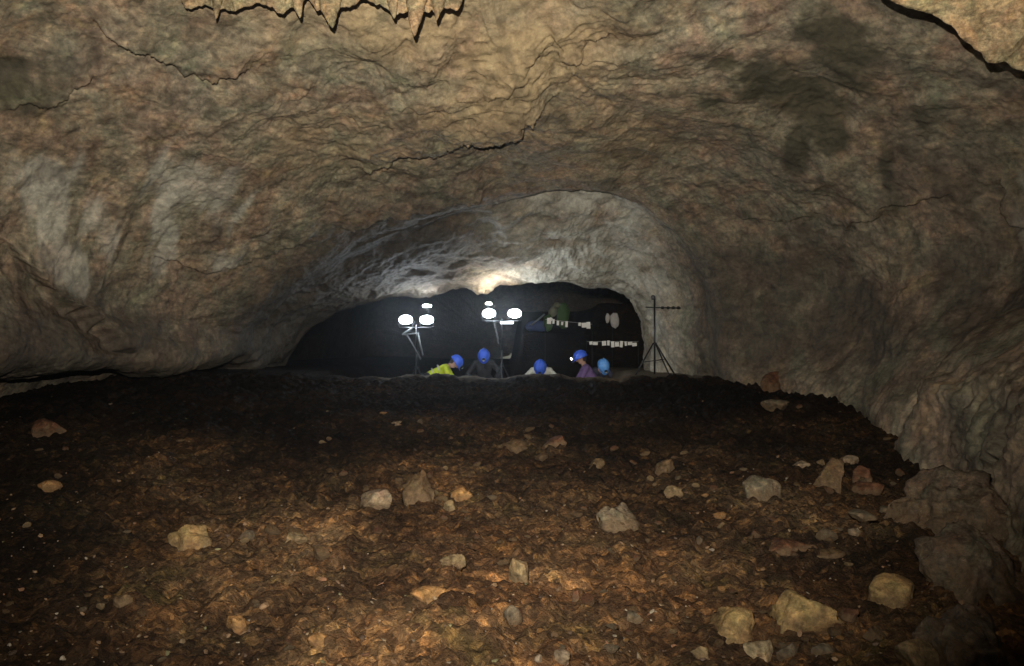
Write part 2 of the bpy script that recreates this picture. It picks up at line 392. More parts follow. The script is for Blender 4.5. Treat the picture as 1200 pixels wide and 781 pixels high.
def build_shell(rows, ncol, lo, hi, name):
    # columns spread by mean arc length, fewer below the floor
    t_f = np.linspace(0, 12, 600)
    xs_, zs_ = catmull(XK[5:10].mean(0)[None], t_f)[0], catmull(ZK[5:10].mean(0)[None], t_f)[0]
    seg = np.hypot(np.diff(xs_), np.diff(zs_)); tm = (t_f[1:] + t_f[:-1]) / 2
    seg = seg * np.where((tm < 0.9) | (tm > 11.1), 0.35, 1.0)
    cu = np.concatenate([[0], np.cumsum(seg)]); cu /= cu[-1]
    t = np.interp(np.linspace(0, 1, ncol), cu, t_f)
    XX = catmull(pchip(dk, XK, rows), t); ZZ = catmull(pchip(dk, ZK, rows), t) + EYE
    YY = np.repeat(rows[:, None], ncol, 1)
    V = np.stack([XX, YY, ZZ], -1)
    def normals(V):
        du = np.gradient(V, axis=0); dt = np.gradient(V, axis=1)
        N = np.cross(du, dt); N /= np.maximum(np.linalg.norm(N, axis=-1, keepdims=True), 1e-9)
        return N
    N = normals(V)
    c = np.stack([np.full_like(XX, -0.2), YY, np.full_like(XX, EYE)], -1) - V
    N *= np.sign((N * c).sum(-1).mean()) or 1
    P = V.reshape(-1, 3).astype(np.float32); Nn = N.reshape(-1, 3)
    rough = np.clip(np.interp(P[:, 1], [-8.4, -7, 12.5, 13.1, 13.8, 16.2, 17.1, 35, 37.5], [0, 1, 1, .7, 1.7, 1.6, 1.1, 1, 0]), 0, 2)
    warp = np.stack([pn(P * 0.8, 11), pn(P * 0.8, 12), pn(P * 0.8, 13)], -1) * 0.35
    Q = P + warp
    disp = 0.26 * fbm(P * 0.33, 2, 1, 0.4) * np.interp(P[:, 1], [11, 13], [1, 0.35])
    disp += 0.062 * fbm(Q * 0.95, 3, 4)
    disp += 0.022 * billow(Q * 1.3, 2, 8, 0.5)
    ca, sa = math.cos(0.35), math.sin(0.35)
    S = np.stack([Q[:, 0] * ca + Q[:, 2] * sa, Q[:, 1] * 1.0, -Q[:, 0] * sa + Q[:, 2] * ca], -1)
    disp += 0.022 * fbm(S * np.array([1.5, 1.7, 3.4]), 3, 20, 0.55)
    disp += 0.010 * fbm(Q * 7.5, 2, 24)
    disp += 0.009 * fbm(P * 17, 2, 27)
    q = 3.2 * fbm(Q * np.array([0.9, 0.9, 1.3]), 3, 14, 0.55); fq = q - np.floor(q)
    plate = np.floor(q) + sstep(0.40, 0.56, fq) - 0.5 * fq
    px, py = project(P)
    flk = np.clip(blob(px, py, 600, 50, 170, 110) + 0.5 * blob(px, py, 300, 120, 260, 110), 0, 1) * (P[:, 1] > 3)
    disp += (0.006 + 0.040 * flk) * plate
    butt = sstep(1030, 1110, px) * sstep(400, 480, py) * (P[:, 1] > 2.8) * (P[:, 1] < 8.6)
    disp += butt * (0.055 * billow(P * 1.4, 3, 16, 0.55) + 0.03 * plate)
    disp = disp * rough
    px, py = project(P)
    front = (P[:, 1] > 2.8)
    wpx = px + 9 * pn(P * 3.1, 40) + 4 * pn(P * 9, 41); wpy = py + 9 * pn(P * 3.1, 42) + 4 * pn(P * 9, 43)
    ok = front & (P[:, 1] < 13.1)
    for pts, amp, s1, s2 in LEDGES:
        sd, fade = polysd(wpx, wpy, pts)
        st = np.where(sd < 0, np.exp(np.clip(sd, -400, 0) / s1), -0.45 * np.exp(-np.clip(sd, 0, 400) / s2))
        w = sstep(-2.5, 2.5, sd); st = np.where(np.abs(sd) < 2.5, 1 - w * 1.45, st)
        disp += np.where(ok, 1.35 * amp * st * fade, 0)
    # vertical flutes of flowstone on the left wall
    fl_m = np.clip(blob(px, py, 130, 280, 130, 90), 0, 1) * ok
    disp += fl_m * 0.06 * fbm(np.stack([P[:, 0] * 1.5 + P[:, 1] * 2.6, P[:, 2] * 0.8, P[:, 1] * 0.5], -1), 3, 45)
    # two bosses hanging over the work lamps in the inner chamber, with a ragged edge
    for bx, by, bd, rx, ry, am in ((500, 343, 16.6, .36, .42, .15), (566, 336, 16.65, .28, .32, .17)):
        c0 = pix(bx, by, bd)
        q = ((P[:, 0] - c0.x) / rx) ** 2 + ((P[:, 1] - c0.y) / ry) ** 2
        disp += np.where(P[:, 2] > EYE + .4, am * np.exp(-q ** 1.5) * (1 + 0.5 * pn(P * 9, 46)), 0)
    P2 = P + Nn * disp[:, None]
    # colour masks: flowstone, algae stains, ochre calcite, painted shade with dark streaks
    mk = np.zeros((len(P), 4), np.float32)
    b = lambda *a: blob(px, py, *a)
    strk = fbm(np.stack([P[:, 0] * 2.5 + P[:, 1] * 3.2, P[:, 2] * 0.9, P[:, 1]], -1), 3, 51)
    gen = fbm(P * 1.6, 4, 55, 0.6)
    pale = np.maximum.reduce([b(55, 235, 38, 60, -15), b(225, 225, 75, 45, 10), b(195, 275, 22, 60, 5), b(75, 310, 30, 45, -25), 0.7 * b(110, 250, 30, 70, -25), 0.6 * b(255, 300, 30, 25), 0.7 * b(1195, 255, 14, 50)])
    mk[:, 0] = sstep(0.34, 0.75, pale + 0.42 * strk * (pale > 0.08) + 0.12 * gen) * 0.48
    inner = sstep(12.9, 13.4, P[:, 1]) * (1 - sstep(1.9, 2.9, P[:, 0]) * sstep(16.4, 13.4, P[:, 1]))
    mk[:, 0] = np.maximum(mk[:, 0], inner * sstep(17.3, 16.9, P[:, 1]) * np.clip(0.72 + 0.7 * gen, 0.15, 1) * sstep(-1.2, 0.8, P[:, 0]))
    ol = np.maximum.reduce([b(905, 95, 48, 28, 15), b(955, 125, 50, 38, 30), b(935, 165, 16, 34), b(975, 150, 24, 22), 0.8 * b(1005, 95, 40, 30, 40), 0.75 * b(850, 65, 22, 14), 0.75 * b(832, 118, 22, 16), 0.8 * b(985, 45, 70, 30, 30), 0.6 * b(1045, 190, 10, 55, -10), 0.6 * b(1060, 235, 16, 22), 0.55 * b(30, 110, 70, 40), 0.5 * b(1085, 140, 14, 40, -15)])
    mk[:, 1] = sstep(0.15, 0.9, 1.2 * ol + (0.4 * gen + 0.35 * strk) * np.clip(ol * 3, 0, 1)) * 0.95 * ok
    ye = np.maximum.reduce([b(610, 55, 110, 75), b(470, 20, 160, 40), 0.8 * b(560, 110, 70, 40), 0.5 * b(720, 170, 80, 30), 0.5 * b(400, 170, 100, 40), 0.35 * b(690, 130, 120, 60)])
    mk[:, 2] = np.clip(ye * (0.7 + 0.5 * gen), 0, 0.75) * ok
    dk_ = np.maximum.reduce([0.62 * sstep(2.9, 3.3, P[:, 0]) * sstep(EYE + .35, EYE - .25, P[:, 2]) * sstep(9.0, 8.2, P[:, 1]), 1.2 * b(885, 360, 115, 95), 1.1 * b(1010, 390, 130, 95), 0.85 * b(960, 290, 110, 60), 1.0 * b(1160, 330, 110, 130), 0.85 * b(1110, 190, 120, 90), 0.5 * b(960, 210, 110, 50), 1.15 * b(60, 408, 270, 70), 0.9 * b(310, 365, 150, 50, -20), 0.6 * b(420, 300, 90, 40, -25), 0.35 * b(1050, 100, 160, 120)])  # light falloff on the side and lower walls, painted as darker rock
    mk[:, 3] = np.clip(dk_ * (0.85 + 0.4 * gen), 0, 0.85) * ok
    mk[:, 3] = np.maximum(mk[:, 3], 0.92 * sstep(11.0, 13.2, P[:, 1]) * sstep(0.3, -1.5, P[:, 0]))  # painted shade over the left of the inner ceiling
    mk[:, 3] = np.maximum(mk[:, 3], 0.75 * sstep(2.3, 3.1, P[:, 0]) * sstep(11.8, 12.8, P[:, 1]) * sstep(15.2, 13.4, P[:, 1]))  # painted fade into shade at the right rim of the arch
    mk[:, 3] = np.maximum(mk[:, 3], sstep(17.0, 17.3, P[:, 1]) * 0.6)  # void walls darkened in colour to stay unlit
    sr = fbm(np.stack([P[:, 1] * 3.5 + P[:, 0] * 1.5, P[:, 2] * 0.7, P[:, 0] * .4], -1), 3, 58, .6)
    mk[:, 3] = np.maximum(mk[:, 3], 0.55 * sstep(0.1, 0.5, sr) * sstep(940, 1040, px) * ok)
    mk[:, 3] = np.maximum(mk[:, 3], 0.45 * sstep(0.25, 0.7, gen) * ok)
    nr, nc = V.shape[:2]
    sel = slice(lo, hi)
    A = P2.reshape(nr, nc, 3)[sel].reshape(-1, 3); Mk = mk.reshape(nr, nc, 4)[sel].reshape(-1, 4)
    return A, Mk, (hi - lo, nc)

dd = np.linspace(2.7, 13.15, 4000)
den = 1 / dd ** 2 + 0.16
cum = np.concatenate([[0], np.cumsum((den[1:] + den[:-1]) / 2)]); cum /= cum[-1]
rows = np.concatenate([np.linspace(-8.5, 2.6, 34), np.interp(np.linspace(0, 1, 540), cum, dd)])
rows_far = np.concatenate([np.linspace(13.17, 17.5, 130), np.linspace(17.6, 38, 50)])
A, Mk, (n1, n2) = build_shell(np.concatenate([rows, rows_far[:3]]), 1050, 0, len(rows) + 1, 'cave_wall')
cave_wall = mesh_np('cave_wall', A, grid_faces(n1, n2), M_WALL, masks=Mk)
tag(cave_wall, 'brown limestone walls and ceiling of the cave around the opening', kind='structure')
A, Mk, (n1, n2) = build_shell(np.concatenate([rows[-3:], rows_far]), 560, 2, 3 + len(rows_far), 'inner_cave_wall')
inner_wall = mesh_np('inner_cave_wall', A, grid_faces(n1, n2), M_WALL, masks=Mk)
tag(inner_wall, 'pale grey rock of the lit inner chamber beyond the arch', kind='structure')

# ------------------------------------------------------------------ drip ledge and hanging slab near the camera
ROCK_STOPS = {
 'tan':   [(0.25, (0.17, 0.12, 0.07)), (0.5, (0.30, 0.22, 0.13)), (0.75, (0.42, 0.32, 0.20))],
 'pale':  [(0.25, (0.22, 0.16, 0.115)), (0.5, (0.36, 0.275, 0.205)), (0.75, (0.48, 0.38, 0.29))],
 'grey':  [(0.25, (0.11, 0.088, 0.066)), (0.5, (0.20, 0.162, 0.12)), (0.75, (0.32, 0.265, 0.20))],
 'orange':[(0.25, (0.22, 0.11, 0.045)), (0.5, (0.36, 0.20, 0.085)), (0.75, (0.45, 0.30, 0.16))],
 'red':   [(0.25, (0.08, 0.035, 0.022)), (0.5, (0.15, 0.07, 0.042)), (0.75, (0.24, 0.13, 0.08))],
 'brown': [(0.25, (0.085, 0.055, 0.03)), (0.5, (0.16, 0.105, 0.06)), (0.75, (0.25, 0.17, 0.10))],
 'gold':  [(0.25, (0.14, 0.092, 0.042)), (0.5, (0.27, 0.185, 0.09)), (0.75, (0.42, 0.31, 0.165))],
 'purple':[(0.25, (0.065, 0.05, 0.04)), (0.5, (0.125, 0.098, 0.078)), (0.75, (0.21, 0.17, 0.135))],
 'slab':  [(0.25, (0.24, 0.18, 0.11)), (0.5, (0.36, 0.28, 0.18)), (0.75, (0.46, 0.37, 0.25))],
 'calcite':[(0.25, (0.22, 0.17, 0.11)), (0.5, (0.36, 0.285, 0.19)), (0.75, (0.50, 0.41, 0.29))],
}
M_ROCK = {k: rock_material('stone_' + k, [(p, tuple(q * (.78 if k in ('gold', 'slab') else .62 if k == 'orange' else .5 if k in ('pale', 'tan') else .62 if k in ('calcite', 'purple') else .5) for q in c)) for p, c in v], False, 0.8, 2.6, dirt=0.0 if k in ('calcite', 'slab') else 0.6 if k in ('gold', 'pale', 'orange', 'tan') else 0.8) for k, v in ROCK_STOPS.items()}

def ceiling_profile(pts_px, d, name, label, cat, top_z, thick, m):
    """a ridge of rock hanging from the ceiling whose lower edge follows the given outline"""
    X = np.array([(p[0] - CX) / F * d for p in pts_px]); Z = np.array([(CY - p[1]) / F * d for p in pts_px]) + EYE
    xs = np.arange(X[0] - .12, X[-1] + .12, 0.009)
    zb = np.interp(xs, X, Z); edge = sstep(X[0] - .12, X[0] + .05, xs) * sstep(X[-1] + .12, X[-1] - .05, xs)
    zb = zb * edge + (top_z - .02) * (1 - edge)
    zb = zb + edge * (0.06 * pn(np.stack([xs * 5, 0 * xs, 0 * xs], -1), 77) - 0.05 * np.abs(pn(np.stack([xs * 17, 0 * xs + 3, 0 * xs], -1), 78)))
    sm = np.convolve(np.pad(zb, 3, 'edge'), np.ones(3) / 3, 'same')[3:-3]
    k = 40
    a = np.linspace(-1, 1, k)                                     # round the ridge: front, lower edge, back
    prof_h = np.abs(a) ** 1.5
    XS = np.repeat(xs[:, None], k, 1)
    zz = sm[:, None] + (top_z + .12 - sm[:, None]) * prof_h[None]
    yy = d + np.sign(a)[None] * (thick * (zz - sm[:, None]) / 0.4 * 0.7 + 0.035 * np.abs(a)[None] ** .5)
    V = np.stack([XS, yy, zz], -1).reshape(-1, 3)
    wob = 0.02 * fbm(V * 6, 3, 71) + 0.008 * fbm(V * 25, 2, 72)
    V[:, 1] += wob * 1.6; V[:, 0] += 0.012 * pn(V * 9, 73); V[:, 2] += 0.008 * pn(V * 14, 74)
    return V, grid_faces(len(xs), k)
EDGE = [(206, -9), (212, 1), (222, 8), (232, 7), (240, 8), (247, 12.5), (253, 14.9), (258, 11.8), (264, 9.0), (270, 10.4), (279, 13.2), (283, 9.7), (290, 5), (300, 0), (312, 7), (322, 10.4), (330, 12.2), (337, 9.7), (341, 5), (346, 11.1), (351, 13.9), (355, 7), (360, -1), (368, 9.0), (380, 11.1), (388, 10.4), (398, 9.0), (408, 5), (418, -2), (424, -3), (433, 3), (443, 5), (452, 9.7), (462, 14.2), (469, 12.5), (476, 14.6), (485, 16.7), (490, 13.9), (497, 12.5), (505, 11.1), (511, 14.9), (517, 12.5), (524, 11.1), (531, 11.1), (538, 7), (544, -3)]
ledge_root = bpy.data.objects.new('flowstone_ledge', None); link(ledge_root)
ledge_root.location = pix(375, -30, 7.2)
tag(ledge_root, 'yellowish flowstone ledge with hanging drips at the top edge of the picture', 'rock ledge')
V, Fc = ceiling_profile(EDGE, 7.2, '', '', '', EYE + 3.4, 0.2, None)
V = V - np.array(ledge_root.location)
mesh_np('curtain', V, Fc, M_ROCK['calcite'], parent=ledge_root)
def stalactite(px, py, d, length, r, seed, parent):
    tip = pix(px, py, d)
    n, k = 34, 20
    V = []
    for i in range(n):
        t = i / (n - 1)
        rad = r * (t ** 0.75) + 0.004
        for j in range(k):
            a = 2 * math.pi * j / k
            V.append((tip.x + math.cos(a) * rad + 0.03 * t * math.sin(seed), tip.y + math.sin(a) * rad, tip.z + length * t))
    V = np.array(V)
    V[:, :2] += 0.10 * r * np.stack([fbm(V * 12, 3, seed), fbm(V * 12, 3, seed + 5)], -1)
    i = np.arange(n * k).reshape(n, k); j = np.roll(i, -1, 1)
    f = np.stack([i[:-1], j[:-1], j[1:], i[1:]], -1).reshape(-1, 4)
    return mesh_np('stalactite', V - np.array(parent.location), f, M_ROCK['calcite'], parent=parent)
for k, (px, py, L, r) in enumerate([(388, 37, .36, .13), (485, 47, .28, .075), (351, 25, .18, .05), (253, 27, .2, .045), (462, 26, .18, .05), (512, 28, .2, .06)]):
    stalactite(px, py - 4, 7.17 - 0.03 * (k % 3), L * 1.4, r * 1.35, 80 + k * 3, ledge_root)

# slab hanging into the top right corner
slab_edge = [(1000,-60),(1028,-6),(1045,6),(1062,15),(1078,20),(1092,22),(1103,30),(1113,36),(1122,44),(1132,51),(1140,62),(1150,74),(1160,73),(1172,72),(1184,77),(1200,85),(1225,100),(1260,135)]
ex = np.array(slab_edge, float)
tt_ = np.linspace(0, len(ex) - 1, 150)
ex = np.stack([np.interp(tt_, np.arange(len(ex)), ex[:, k]) for k in (0, 1)], -1)
V = []
nb = 70
for i in range(len(ex)):
    a = i / (len(ex) - 1)
    for j in range(nb):
        b_ = j / (nb - 1)                        # 0 back sheet ... 0.3 edge ... 1 front sheet running up and towards the camera
        if b_ < 0.3:
            o = (0.3 - b_) / 0.3; d = 6.02 + 0.3 * o; off = 1.5 * o
        else:
            o = (b_ - 0.3) / 0.7; d = 6.0 - 1.1 * o ** 1.2; off = 1.9 * o
        q = pix(ex[i, 0], ex[i, 1], 6.0)
        V.append((q.x + off * 0.72, d, q.z + off * 0.62 - 0.06 * math.sin(math.pi * min(1, o * 1.6)) * (b_ > 0.3)))
V = np.array(V)
V += 0.05 * np.stack([fbm(V * 1.8, 4, 91), fbm(V * 2.2, 4, 92), fbm(V * 1.8, 4, 93)], -1)
V[:, 1] += 0.016 * billow(V * 7, 3, 95)
slab = mesh_np('rock_slab', V, grid_faces(len(ex), nb), M_ROCK['slab'])
tag(slab, 'pale tan rock slab overhanging the top right corner', 'rock')

# ------------------------------------------------------------------ stones
def ico(sub):
    bm = bmesh.new(); bmesh.ops.create_icosphere(bm, subdivisions=sub, radius=1.0)
    v = np.array([x.co[:] for x in bm.verts]); f = np.array([[q.index for q in x.verts] for x in bm.faces]); bm.free()
    return v, f
ICO = {k: ico(k) for k in (1, 2, 3, 4, 5)}
def rock_verts(sub, seed, cuts=9, rough=0.10, round_=0.0, layered=0.0):
    r = np.random.default_rng(seed)
    v = ICO[sub][0].copy()
    for _ in range(cuts):
        n = r.normal(size=3); n /= np.linalg.norm(n)
        o = r.uniform(0.38, 0.8) * (1 - round_) + round_ * 0.95
        ex_ = np.maximum(0, v @ n - o)
        v -= ex_[:, None] * n * 0.96
    L = np.linalg.norm(v, axis=1, keepdims=True)
    v += v / L * (rough * fbm(v * 1.6, 3, seed % 90) + rough * 0.45 * fbm(v * 5, 3, seed % 70, .6))[:, None]
    if layered: v[:, :2] *= 1 + (layered * pn(np.stack([v[:, 0] * .3, v[:, 1] * .3, v[:, 2] * 7], -1), seed % 50))[:, None]
    v -= (v.max(0) + v.min(0)) / 2
    return v / (v.max(0) - v.min(0))          # unit box, centred
def big_rock(px, py, w, h, col, label, name='rock', seed=0, sub=4, sink=0.45, cat='rock', depth=0.8, rot=0.0, **kw):
    x, d = ground_hit(px, py)
    k_ = 1.1 if col == 'gold' else 1.0 if cat == 'boulder' else 0.9
    w, h = w * k_, h * k_
    W = w / F * d; H = max(.75 * h, h - depth * w * .7 / d) / F * d
    v = rock_verts(sub, seed, **kw)
    s, c = math.sin(rot), math.cos(rot)
    v = v * np.array([W, W * depth, H / (1 - sink)])
    v = v @ np.array([[c, s, 0], [-s, c, 0], [0, 0, 1]])
    z0 = float(floor_z(x, d + W * depth * .3)[0])
    v[:, 2] -= v[:, 2].min() + H / (1 - sink) * sink
    o = mesh_np(name, v, ICO[sub][1], M_ROCK[col])
    o.location = (x, d + W * depth * 0.45, float(floor_z(x, d + .02)[0]))
    return tag(o, label, cat)
BIG = [
 (437, 598, 48, 27, 'pale', 'pale pinkish square block standing alone left of centre on the dark floor', dict(cuts=12, rough=.05)),
 (489, 588, 44, 42, 'brown', 'brown earthy lump just right of the pale square block', dict(rough=.16)),
 (540, 588, 32, 17, 'orange', 'orange wedge of stone right of the brown lump', {}),
 (527, 600, 18, 16, 'tan', 'small tan stone under the orange wedge', {}),
 (898, 588, 52, 37, 'grey', 'rounded grey boulder right of centre in front of dark floor', dict(round_=.6, rough=.09)),
 (976, 574, 48, 42, 'brown', 'dark brown angular stone with a lit right side near the right wall', {}),
 (1016, 570, 30, 24, 'red', 'reddish stone right of the dark brown angular stone', {}),
 (1024, 582, 42, 18, 'red', 'low reddish stone lying in front of the other reddish stone', {}),
 (942, 548, 24, 10, 'pale', 'flat pale stone behind the dark brown angular stone', {}),
 (1000, 545, 22, 10, 'pale', 'flat pale stone to the right, at the dark foot of the wall', {}),
 (1056, 713, 54, 33, 'gold', 'pale golden egg-shaped stone alone in the dark at lower right', dict(round_=.55, rough=.07)),
 (955, 745, 92, 54, 'gold', 'big golden layered rock at the lower right, largest on the floor', dict(rough=.14, layered=.12, cuts=7)),
 (868, 754, 86, 38, 'gold', 'flat golden layered rock left of the biggest rock', dict(rough=.12, layered=.14, cuts=7)),
 (893, 773, 40, 20, 'calcite', 'bright cream triangular chip in front of the flat golden rock', dict(rough=.05)),
 (925, 772, 28, 22, 'grey', 'grey chip right of the bright cream triangle', {}),
 (968, 770, 34, 14, 'grey', 'low grey shard in front of the biggest rock', {}),
 (1092, 795, 66, 44, 'tan', 'pale and orange stone cut by the bottom edge near the right corner', {}),
 (502, 708, 54, 22, 'orange', 'long orange flat stone at lower centre', dict(rough=.06)),
 (530, 664, 34, 17, 'tan', 'tan ragged stone above the long orange flat stone', {}),
 (608, 684, 28, 32, 'tan', 'upright tan stone at lower centre', dict(rough=.06)),
 (600, 736, 24, 24, 'grey', 'grey stone below the upright tan stone', {}),
 (274, 742, 28, 20, 'orange', 'orange tan stone at lower left', {}),
 (658, 779, 28, 18, 'pale', 'pale stone at the bottom edge right of centre', {}),
 (214, 645, 52, 26, 'gold', 'olive tan lump on the left of the floor', dict(rough=.16)),
 (728, 622, 62, 32, 'grey', 'greyish broken lump right of centre with a lighter front', dict(rough=.15)),
 (708, 612, 26, 22, 'grey', 'small grey stone against the left of the greyish broken lump', {}),
 (912, 479, 36, 12, 'grey', 'flat grey stone on the black floor at the foot of the right wall', {}),
 (910, 458, 34, 26, 'red', 'dark reddish stone behind the flat grey stone by the right wall', {}),
 (52, 513, 44, 26, 'red', 'dark reddish stone at the far left', {}),
 (790, 580, 24, 12, 'tan', 'thin tan flake lying between centre and the rounded grey boulder', {}),
 (780, 556, 26, 16, 'brown', 'brown stone just behind the thin tan flake', {}),
 (935, 645, 64, 16, 'red', 'long reddish slab lying aslant right of centre', dict(rough=.05)),
 (976, 655, 44, 10, 'brown', 'flat brown slab touching the long reddish slab', dict(rough=.05)),
 (1016, 612, 36, 12, 'grey', 'pale grey flake in the heap before the right wall', {}),
 (1046, 604, 34, 12, 'grey', 'pale grey flake nearest the right wall foot', {}),
 (1006, 630, 22, 10, 'pale', 'pale chip below the grey flakes near the right wall', {}),
 (600, 530, 40, 18, 'brown', 'brown lump in the middle distance at centre', {}),
 (650, 525, 36, 16, 'red', 'reddish lump in the middle distance right of centre', {}),
 (466, 501, 26, 5, 'pale', 'thin pale flake on the dark floor below the yellow jacket', {}),
 (822, 775, 26, 16, 'tan', 'tan stone at the bottom edge left of the bright cream chip', {}),
 (1030, 752, 30, 16, 'brown', 'brown stone between the biggest rock and the right corner', {}),
 (1000, 735, 26, 14, 'red', 'small reddish stone right of the biggest rock', {}),
 (700, 548, 26, 12, 'brown', 'low brown stone in the middle distance, right of the reddish lump', {}),
 (345, 640, 30, 14, 'tan', 'low tan stone left of centre among dark litter', {}),
 (140, 715, 26, 14, 'brown', 'brown stone in the lower left litter', {}),
 (372, 758, 32, 14, 'orange', 'low orange stone near the bottom edge left of centre', {}),
 (745, 733, 26, 14, 'grey', 'grey stone low down right of centre', {}),
 (675, 706, 12, 14, 'red', 'little red stone with a dark hollow behind it, lower right of centre', {}),
]
for k, (px, py, w, h, col, label, kw) in enumerate(BIG):
    big_rock(px, py, w, h, col, label, seed=200 + k * 7, rot=(k * 0.7) % 0.6 - 0.3, **kw)
for k, (px, py, w, h, label) in enumerate([
 (1165, 640, 150, 95, 'big dull brown boulder against the foot of the right wall'),
 (1190, 720, 150, 110, 'dark brown boulder in the lower right corner'),
 (1175, 800, 130, 80, 'dark boulder cut by the bottom right corner'),
 (1128, 604, 62, 36, 'smaller brown boulder wedged behind the big dull brown boulder')]):
    big_rock(px, py, w, h, 'purple', label, name='boulder', seed=600 + k * 11, sub=5, sink=0.5, cat='boulder', depth=1.1, cuts=12, rough=.2, layered=.05)

# loose stones one can pick apart, in shared shapes
small_meshes = []
keys = ['brown', 'brown', 'red', 'red', 'grey', 'brown', 'brown', 'orange', 'brown', 'grey', 'red', 'tan']
for k in range(24):
    v = rock_verts(2, 900 + k, cuts=8, rough=.1)
    me_o = mesh_np('stone', v, ICO[2][1], M_ROCK[keys[k % 12]], smooth=False)
    small_meshes.append(me_o.data); bpy.data.objects.remove(me_o)
r = np.random.default_rng(21)
SHORT = [b_[5] for b_ in BIG]
NICK = []
for w_ in SHORT:
    for cut in (' standing', ' lying', ' just', ' right of', ' left of', ' under', ' in front', ' with', ' behind', ' to the', ' alone', ' at ', ' above', ' below', ' against', ' on the', ' cut ', ' between', ' touching', ' in the', ' nearest', ' near ', ' low down', ' among'):
        w_ = w_.split(cut)[0]
    NICK.append(w_.split(',')[0])
made = []
n_ok = 0
while n_ok < 160:
    if r.random() < 0.5:                       # rubble gathers round the larger stones
        q = BIG[r.integers(len(BIG))]
        px, py = q[0] + r.normal(0, 34), q[1] + r.normal(0, 14)
        if not (5 < px < 1190 and 470 < py < 781): continue
    else:
        py = 505 + 276 * r.random() ** 0.75; px = r.uniform(5, 1190)
    if px > 1000 and py > 590: continue
    if px < 260 and r.random() < 0.45: continue
    x, d = ground_hit(px, py)
    wpx = min(26, 9 + 4.0 * r.pareto(2.2))
    s = wpx / F * d
    ki = int(r.integers(24)); o = bpy.data.objects.new('stone', small_meshes[ki]); link(o)
    o.scale = (s, s * r.uniform(.6, 1), s * r.uniform(.35, .75))
    o.rotation_euler = (r.uniform(-.3, .3), r.uniform(-.3, .3), r.uniform(0, 6.28))
    o.location = (x, d + s * .3, float(floor_z(x, d + s * .3)[0]) + s * 0.10)
    made.append((o, px, py, keys[ki % 12], wpx)); n_ok += 1
by = {}
for o, px, py, colr, wpx in made:                     # each named by its colour and the nearest larger stone
    k = min(range(len(BIG)), key=lambda q: math.hypot(BIG[q][0] - px, 1.5 * (BIG[q][1] - py)))
    dx, dy = px - BIG[k][0], 1.5 * (py - BIG[k][1])
    rel = ('right of' if dx > 0 else 'left of') if abs(dx) > abs(dy) else ('in front of' if dy > 0 else 'behind')
    colr = {'gold': 'golden', 'pale': 'pale', 'red': 'reddish'}.get(colr, colr)
    by.setdefault(('larger' if wpx > 16 else 'small', colr, rel, NICK[k]), []).append((math.hypot(dx, dy), o))
for (sz, colr, rel, nick), lst in by.items():
    lst.sort(key=lambda q: q[0])
    for k, (_, o) in enumerate(lst):
        nth = '' if len(lst) == 1 else ', ' + ('nearest', 'second nearest', 'third nearest', 'fourth nearest', 'fifth nearest', 'sixth nearest')[min(k, 5)] + ' to it'
        tag(o, f'{sz} {colr} stone {rel} the {nick}{nth}', 'stone', 'small stones scattered over the cave floor')

# gravel and crumbs: too small to count
m, nt, b = mat('gravel')
at = node(nt, 'ShaderNodeAttribute', attribute_name='masks'); tc = node(nt, 'ShaderNodeTexCoord')
nn = noise(nt, tc.outputs['Object'], 60, 4)
nt.links.new(mix(nt, 0.6, at.outputs['Color'], ramp(nt, nn, [(.3, (.6, .6, .6)), (.7, (1.4, 1.4, 1.4))]), 'MULTIPLY'), b.inputs['Base Color'])
b.inputs['Roughness'].default_value = 0.8; b.inputs['Specular IOR Level'].default_value = 0.25
M_GRAVEL = m
def crumbs(n, lo, hi, sub, seed):
    r = np.random.default_rng(seed)
    d = 1 / r.uniform(1 / 11.5, 1 / 3.1, n)
    x = r.uniform(-0.72, 0.66, n) * d
    keep = (fbm(np.stack([x, d, 0 * x], -1) * 1.1, 2, 66) + r.normal(0, .35, n)) > -0.25
    d, x = d[keep], x[keep]; n = len(d)
    s = np.clip(lo * (1 + r.pareto(2.5, n)), lo, hi)
    base = np.stack([rock_verts(sub, 1500 + k, cuts=6, rough=.1) for k in range(16)])
    V = base[r.integers(0, 16, n)] * (s[:, None, None] * np.stack([r.uniform(.7, 1.5, n), r.uniform(.6, 1, n), r.uniform(.3, .8, n)], -1)[:, None])
    a = r.uniform(0, 6.28, n); ca, sa = np.cos(a)[:, None], np.sin(a)[:, None]
    V = np.stack([V[..., 0] * ca - V[..., 1] * sa, V[..., 0] * sa + V[..., 1] * ca, V[..., 2]], -1)
    tilt = r.normal(0, .3, (n, 1)); V[..., 2] += V[..., 0] * tilt
    V += np.stack([x, d, floor_z(x, d) + s * 0.08], -1)[:, None]
    pal = np.array([(.10, .06, .032), (.16, .10, .055), (.07, .045, .03), (.17, .12, .07), (.13, .065, .035), (.18, .15, .11), (.15, .115, .08), (.11, .10, .05), (.05, .034, .024), (.09, .052, .028), (.16, .13, .10)])
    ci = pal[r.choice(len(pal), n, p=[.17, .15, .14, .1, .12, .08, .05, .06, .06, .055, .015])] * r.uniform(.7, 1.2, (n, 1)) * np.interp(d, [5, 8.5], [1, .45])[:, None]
    nv_ = base.shape[1]
    cols = np.repeat(np.concatenate([ci, np.ones((n, 1))], 1), nv_, 0)
    f = (ICO[sub][1][None] + (np.arange(n) * nv_)[:, None, None]).reshape(-1, 3)
    return V.reshape(-1, 3), f, cols
V1, F1, C1 = crumbs(2600, 0.010, 0.028, 1, 5)
V2, F2, C2 = crumbs(420, 0.02, 0.045, 2, 6)
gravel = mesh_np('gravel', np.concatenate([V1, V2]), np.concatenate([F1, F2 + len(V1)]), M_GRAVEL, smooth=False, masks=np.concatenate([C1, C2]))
tag(gravel, 'fine gravel and earth crumbs covering the cave floor', 'gravel', kind='stuff')

